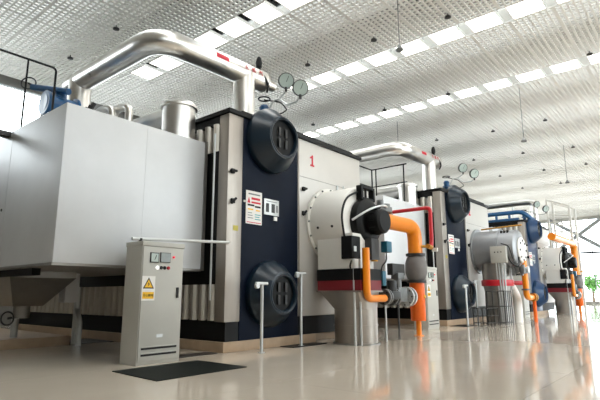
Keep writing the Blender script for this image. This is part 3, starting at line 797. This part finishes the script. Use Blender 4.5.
# ------------------------------------------------------------------ control cabinet
CXF, CXB, CY0, CY1, CH = -7.197, -7.70, 4.52, 5.35, 2.0
cbn = thing('control_cabinet', 'grey electrical control cabinet with a yellow warning sign, in the foreground', 'cabinet', ((CXF + CXB) / 2, (CY0 + CY1) / 2, 0), 'grey control cabinets')
MB().box(CXB, CXF - .02, CY0, CY1, .0, CH - .08).build('body', 'cabinet_grey', cbn, 0.008)
MB().box(CXB - .01, CXF + .005, CY0 - .01, CY1 + .01, CH - .08, CH).build('top_cover', 'cabinet_grey', cbn, 0.012)
dr = MB().box(CXF - .02, CXF, CY0 + .015, CY1 - .015, .05, CH - .085).build('door', 'cabinet_grey', cbn, 0.006)
FXc = CXF
def dbox(name, m_, y0, y1, z0, z1, d0=0.0, d1=.012, bev=0): return MB().box(FXc + d0, FXc + d1, y0, y1, z0, z1).build(name, m_, dr, bev)
dbox('meter_frame', 'dark_steel', 4.66, 4.825, 1.645, 1.815, 0, .02, .004); dbox('meter_face', 'dial_face', 4.675, 4.81, 1.66, 1.80, .02, .024)
dbox('display_frame', 'dark_steel', 4.855, 5.06, 1.655, 1.825, 0, .02, .004); dbox('display', 'meter_glass', 4.865, 5.05, 1.665, 1.815, .02, .024)
MB().cyl((FXc + .024, 4.74, 1.69), (FXc + .028, 4.77, 1.77), .005, n=5).build('meter_needle', 'black_print', dr)
MB().lathe((FXc, 5.13, 1.755), (1, 0, 0), [(0, .02), (.02, .02), (.03, .012)], 14).build('indicator_lamp', 'lamp_red', dr)
for yy_, m_ in ((4.81, 'lamp_white'), (4.885, 'black_print'), (4.955, 'black_print'), (5.03, 'lamp_red')):
    MB().lathe((FXc, yy_, 1.565), (1, 0, 0), [(0, .03), (.015, .03), (.03, .02)], 14).build('push_button', m_ if m_ != 'lamp_red' or yy_ < 5.1 and False else 'red_paint', dr)
dbox('sign_plate', 'white_print', 4.535, 4.785, 1.02, 1.42, 0, .004)
zc = 1.215
MB().poly([(FXc + .004, 4.555, zc), (FXc + .004, 4.765, zc), (FXc + .004, 4.66, zc + .185)], (.002, 0, 0)).build('sign_triangle_border', 'black_print', dr)
MB().poly([(FXc + .006, 4.585, zc + .018), (FXc + .006, 4.735, zc + .018), (FXc + .006, 4.66, zc + .150)], (.0015, 0, 0)).build('sign_triangle', 'yellow_print', dr)
MB().poly([(FXc + .0076, a, b_) for a, b_ in ((4.668, zc + .115), (4.640, zc + .070), (4.658, zc + .072), (4.648, zc + .030), (4.682, zc + .082), (4.664, zc + .080))], (.001, 0, 0)).build('lightning_bolt', 'black_print', dr)
dbox('sign_strip', 'yellow_print', 4.555, 4.765, 1.05, 1.16, .004, .006)
text('sign_lettering', '当心触电', .050, 'black_print', dr, (FXc + .0075, 4.66, 1.105), (0, 1, 0), (0, 0, 1), .002)
hd = MB().box(FXc, FXc + .025, 5.215, 5.255, 1.06, 1.24); hd.build('handle', 'black_print', dr, 0.006)
dbox('door_plate', 'steel_light', 4.86, 4.98, .42, .47, 0, .003)
for z in (.155, .255):
    MB().box(FXc - .004, FXc + .016, 4.585, 5.27, z + .018, z + .034).build('louvre', 'cabinet_grey', dr)
    MB().box(FXc, FXc + .003, 4.585, 5.27, z - .016, z + .018).build('vent_slot', 'black_print', dr)
MB().box(CXF - .30, CXF - .22, CY0 + .2, CY0 + .21, CH, CH + .01).build('top_tab', 'cabinet_grey', cbn)
MB().cyl((CXF - .12, CY0 + .02, CH), (CXF - .12, CY0 + .02, CH + .05), .03, n=10).build('lifting_eye', 'dark_steel', cbn)
done()
copy_tree(cbn, (0, P, 0), 'pale control cabinet between the orange pipe and the middle boiler')
copy_tree(cbn, (0, 2 * P, 0), 'control cabinet of the farthest boiler, behind the wire guard')

cr_ = MB().tube([(CXF - .12, CY0 - .14, CH + .03), (XF + .03, YC + .05, 2.15)], .028, 8)
cr0 = solo('conduit_rod', cr_, 'steel_light', 'thin grey conduit running from cabinet top to the nearest boiler', 'conduit', None, (CXF - .12, CY0, CH))
# floor covers
def plate(label, pts, m_='mat_green', h=.012):
    b = MB().poly([(a, c, 0.0) for a, c in pts], (0, 0, h))
    return solo('trench_cover', b, m_, label, 'floor cover', 'dark trench covers on the floor', (pts[0][0], pts[0][1], 0))
plate('large dark green floor cover in front of the control cabinet', [(-5.76, 3.93), (-5.76, 5.56), (-6.98, 5.56), (-6.98, 3.99)])
plate('brown cover strip on the floor at the plinth corner', [(-7.5, 5.45), (-7.5, 6.45), (-7.85, 6.45), (-7.85, 5.45)], 'cover_brown')
plate('dark floor cover under the taller steel post of the nearest boiler', [(-7.02, 8.15), (-7.02, 9.3), (-7.42, 9.3), (-7.42, 8.15)], 'black_paint')
plate('dark floor cover in the shade beyond the curb', [(-11.4, 5.7), (-11.4, 6.5), (-12.6, 6.5), (-12.6, 5.7)], 'cover_brown')
plate('dark floor cover under the left steel post of the middle boiler', [(-6.75, 6.6 + P), (-6.75, 7.6 + P), (-7.40, 7.6 + P), (-7.40, 6.6 + P)], 'black_paint')

# T topped support posts
def tpost(label, x, y, h):
    t = thing('support_post', label, 'post', (x, y, 0), 'steel posts with cross bars')
    MB().cyl((x, y, 0), (x, y, h), .032, n=12).build('pole', 'steel_light', t)
    MB().tube([(x - .02, y - .16, h), (x + .02, y + .13, h)], .032, 10).build('cross_bar', 'steel_light', t)
    MB().lathe((x, y - .14, h - .05), (1, 0, 0), [(-.03, .05), (.03, .05)], 12).build('end_clamp', 'steel_light', t)
    MB().lathe((x, y, 0), (0, 0, 1), [(0, .07), (.015, .07)], 14).build('foot', 'steel_light', t)
    done(); return t
tpost('shorter steel post with cross bar before the nearest lower drum', -6.93, 7.07, 1.33)
tpost('taller steel post with cross bar at the right of the nearest lower drum', -7.155, 8.545, 1.58)
tpost('left steel post with cross bar before the middle boiler', -6.92, 7.07 + P, 1.42)
tpost('right steel post with cross bar before the middle boiler', -7.10, 8.545 + P, 1.60)

# wire guard around the middle burner duct
t = thing('wire_guard', 'low steel bar guard around the grey air duct of the silver burner', 'guard', (-6.3, 19.0, 0))
def fence(pts, z1, step):
    for (a, b_) in zip(pts[:-1], pts[1:]):
        a = Vector((*a, 0)); b_ = Vector((*b_, 0)); n = max(1, int((b_ - a).length / step))
        for q in range(n + 1):
            p_ = a + (b_ - a) * q / n
            MB().cyl(p_, p_ + Vector((0, 0, z1)), .018, n=6).build('bar', 'dark_steel', t)
        for z in (z1, z1 * .55, .08):
            MB().cyl(a + Vector((0, 0, z)), b_ + Vector((0, 0, z)), .02, n=6).build('rail', 'dark_steel', t)
fence([(-6.62, 18.72), (-6.05, 18.9), (-5.98, 19.5)], 1.22, .15)
fence([(-6.95, 18.15), (-6.5, 18.3)], .60, .15)
fence([(-6.5, 18.3), (-6.28, 18.8)], .60, .15)
done()

# ------------------------------------------------------------------ platform rail over the middle boiler, steel frame and headers by the far boiler
rl2 = rail('guard_rail', 'thin black guard rail on the box behind the red pipe', [(-9.6, 14.0), (-9.6, 15.72), (-8.12, 15.72)], 4.345, 5.80, [(-9.6, 14.0), (-9.6, 15.72), (-9.42, 15.72), (-8.25, 15.72)])
t = thing('header_pipe', 'dark blue header pipes running towards the farthest boiler drum', 'pipe', (-8.2, 28.0, 0))
MB().tube([(-15, 27.9, 5.52), (-7.6, 27.9, 5.52), (-7.25, 28.35, 5.1)], .12, 16, .3).build('upper_header', 'blue_paint', t)
MB().tube([(-15, 27.9, 5.10), (-7.8, 27.9, 5.10)], .12, 16).build('lower_header', 'blue_paint', t)
for xx in (-9.6, -9.0, -8.3): MB().cyl((xx, 27.9, 5.1), (xx, 27.9, 5.5), .07, n=10).build('branch', 'blue_paint', t)
for xx in (-9.3, -11.0): MB().cyl((xx, 27.9, ZT + .12), (xx, 27.9, 5.1), .05, n=8).build('stand', 'dark_steel', t)
done()
t = thing('access_tower', 'white tubular steel access tower beside the farthest boiler', 'access tower', (-7.1, 34.0, 0))
fx0, fx1, fy0, fy1 = -7.73, -6.47, 33.95, 35.5
MB().box(fx0, fx1 + .02, fy0, fy1, 4.35, 4.42).build('deck', 'white_paint', t)
for (xx, yy_) in ((fx0, fy0), (fx1, fy0), (fx0, fy1), (fx1, fy1)):
    MB().box(xx - .06, xx + .06, yy_ - .06, yy_ + .06, 0 if yy_ > 34 or xx < -7 else 0, 7.08 if xx < -7 else 6.55).build('upright', 'white_paint', t)
for z in (4.95, 5.5, 6.0):
    MB().cyl((fx0, fy0, z + .12), (fx1, fy0, z - .05), .035, n=8).build('rung', 'white_paint', t)
    MB().cyl((fx0, fy1, z + .12), (fx1, fy1, z - .05), .035, n=8).build('rung', 'white_paint', t)
for z in (5.0, 5.6): MB().cyl((fx0, fy0, z + .3), (fx1, fy0, z - .4), .03, n=8).build('diagonal', 'white_paint', t)
MB().cyl((fx0, fy0, 7.08), (fx1, fy0, 6.55), .05, n=8).build('top_bar', 'white_paint', t)
MB().cyl((fx0, fy1, 7.08), (fx1, fy1, 6.55), .05, n=8).build('top_bar', 'white_paint', t)
MB().cyl((fx0, fy0, 7.08), (fx0, fy1, 7.08), .05, n=8).build('top_bar', 'white_paint', t)
done()

# ------------------------------------------------------------------ ceiling sprinklers, pendant sensors
SPR = [(-16.8, 7.15), (-13.7, 7.17), (-10.6, 7.15), (-10.6, 13.08), (-7.77, 13.12), (-5.3, 13.4), (-14.5, 18.3), (-10.75, 18.9), (-7.75, 19.05), (-2.43, 18.95), (-10.85, 24.7), (-7.95, 25.2), (-5.43, 25.2),
       (-10.83, 30.1), (-7.97, 30.5), (-5.38, 31.1), (-11.0, 35.6), (-8.1, 35.8), (-5.57, 35.9), (-11.0, 41.0), (-8.2, 41.0)]
rows_ = {7: 'ceiling row nearest the camera', 12: 'second ceiling row', 13: 'second ceiling row', 18: 'third ceiling row', 19: 'third ceiling row', 24: 'fourth ceiling row', 25: 'fourth ceiling row', 30: 'fifth ceiling row', 31: 'fifth ceiling row', 35: 'sixth ceiling row', 36: 'sixth ceiling row', 41: 'farthest ceiling row'}
cnt = {}
sp0 = None
for (x, y) in SPR:
    rn = rows_[int(y)] if int(y) in rows_ else rows_[int(round(y))]
    k = cnt.get(rn, 0); cnt[rn] = k + 1
    lab = 'small dark sprinkler head, %s from the left in the %s' % (ORD[k], rn)
    if sp0 is None:
        sp0 = thing('sprinkler_head', lab, 'sprinkler', (x, y, ZC), 'sprinkler heads below the lattice')
        ORIGIN = Vector((0, 0, 0))
        MB().cyl((0, 0, -.06), (0, 0, .05), .018, n=6).build('stem', 'dark_steel', sp0)
        MB().lathe((0, 0, -.16), (0, 0, 1), [(0, .05), (.02, .10), (.06, .10), (.10, .04)], 14).build('head', 'dark_steel', sp0)
        done()
    else:
        n = copy_tree(sp0, (0, 0, 0), lab); n.location = (x, y, ZC)
for i, (x, y, L_, lab) in enumerate(((-5.3, 20.6, 2.2, 'pendant sensor hanging just beyond the farther light row'), (-5.8, 30.74, 2.1, 'pendant sensor on a long wire, farthest of the hanging ones'), (-11.2, 20.9, 1.1, 'pendant sensor on a short wire above the middle pipe bend'), (-6.0, 11.52, 1.6, 'pendant sensor before the second light row, nearest of the hanging ones'))):
    t = thing('pendant_sensor', lab, 'sensor', (x, y, ZC), 'pendant sensors on wires')
    MB().cyl((x, y, ZC - L_), (x, y, ZC + .05), .014, n=6).build('wire', 'cast_grey', t)
    MB().lathe((x, y, ZC - L_ - .16), (0, 0, 1), [(0, .10), (.03, .12), (.12, .06), (.18, .03)], 14).build('sensor_body', 'cast_grey', t)
    done()

# ------------------------------------------------------------------ tree outside the far window
tx, ty = -15.9, 95.0
t = thing('young_tree', 'small leafy green tree outside the far window', 'tree', (tx, ty, -.25))
MB().cyl((tx, ty, -.25), (tx, ty, 2.4), .22, .12, n=10).build('trunk', 'bark', t)
b = MB(); rr = random.Random(3)
for q in range(420):
    v = Vector((rr.gauss(0, .62), rr.gauss(0, .62), rr.gauss(0, .58))); c = Vector((tx, ty, 2.9)) + v
    d1 = Vector((rr.uniform(-1, 1), rr.uniform(-1, 1), rr.uniform(-1, 1))).normalized() * .24; d2 = d1.orthogonal().normalized() * .16
    n0 = len(b.v); b.v += [tuple(c - d1), tuple(c + d2), tuple(c + d1), tuple(c - d2)]; b.f.append([n0, n0 + 1, n0 + 2, n0 + 3])
cw = b.build('crown', 'leaf_green', t); cw['kind'] = 'stuff'
done()
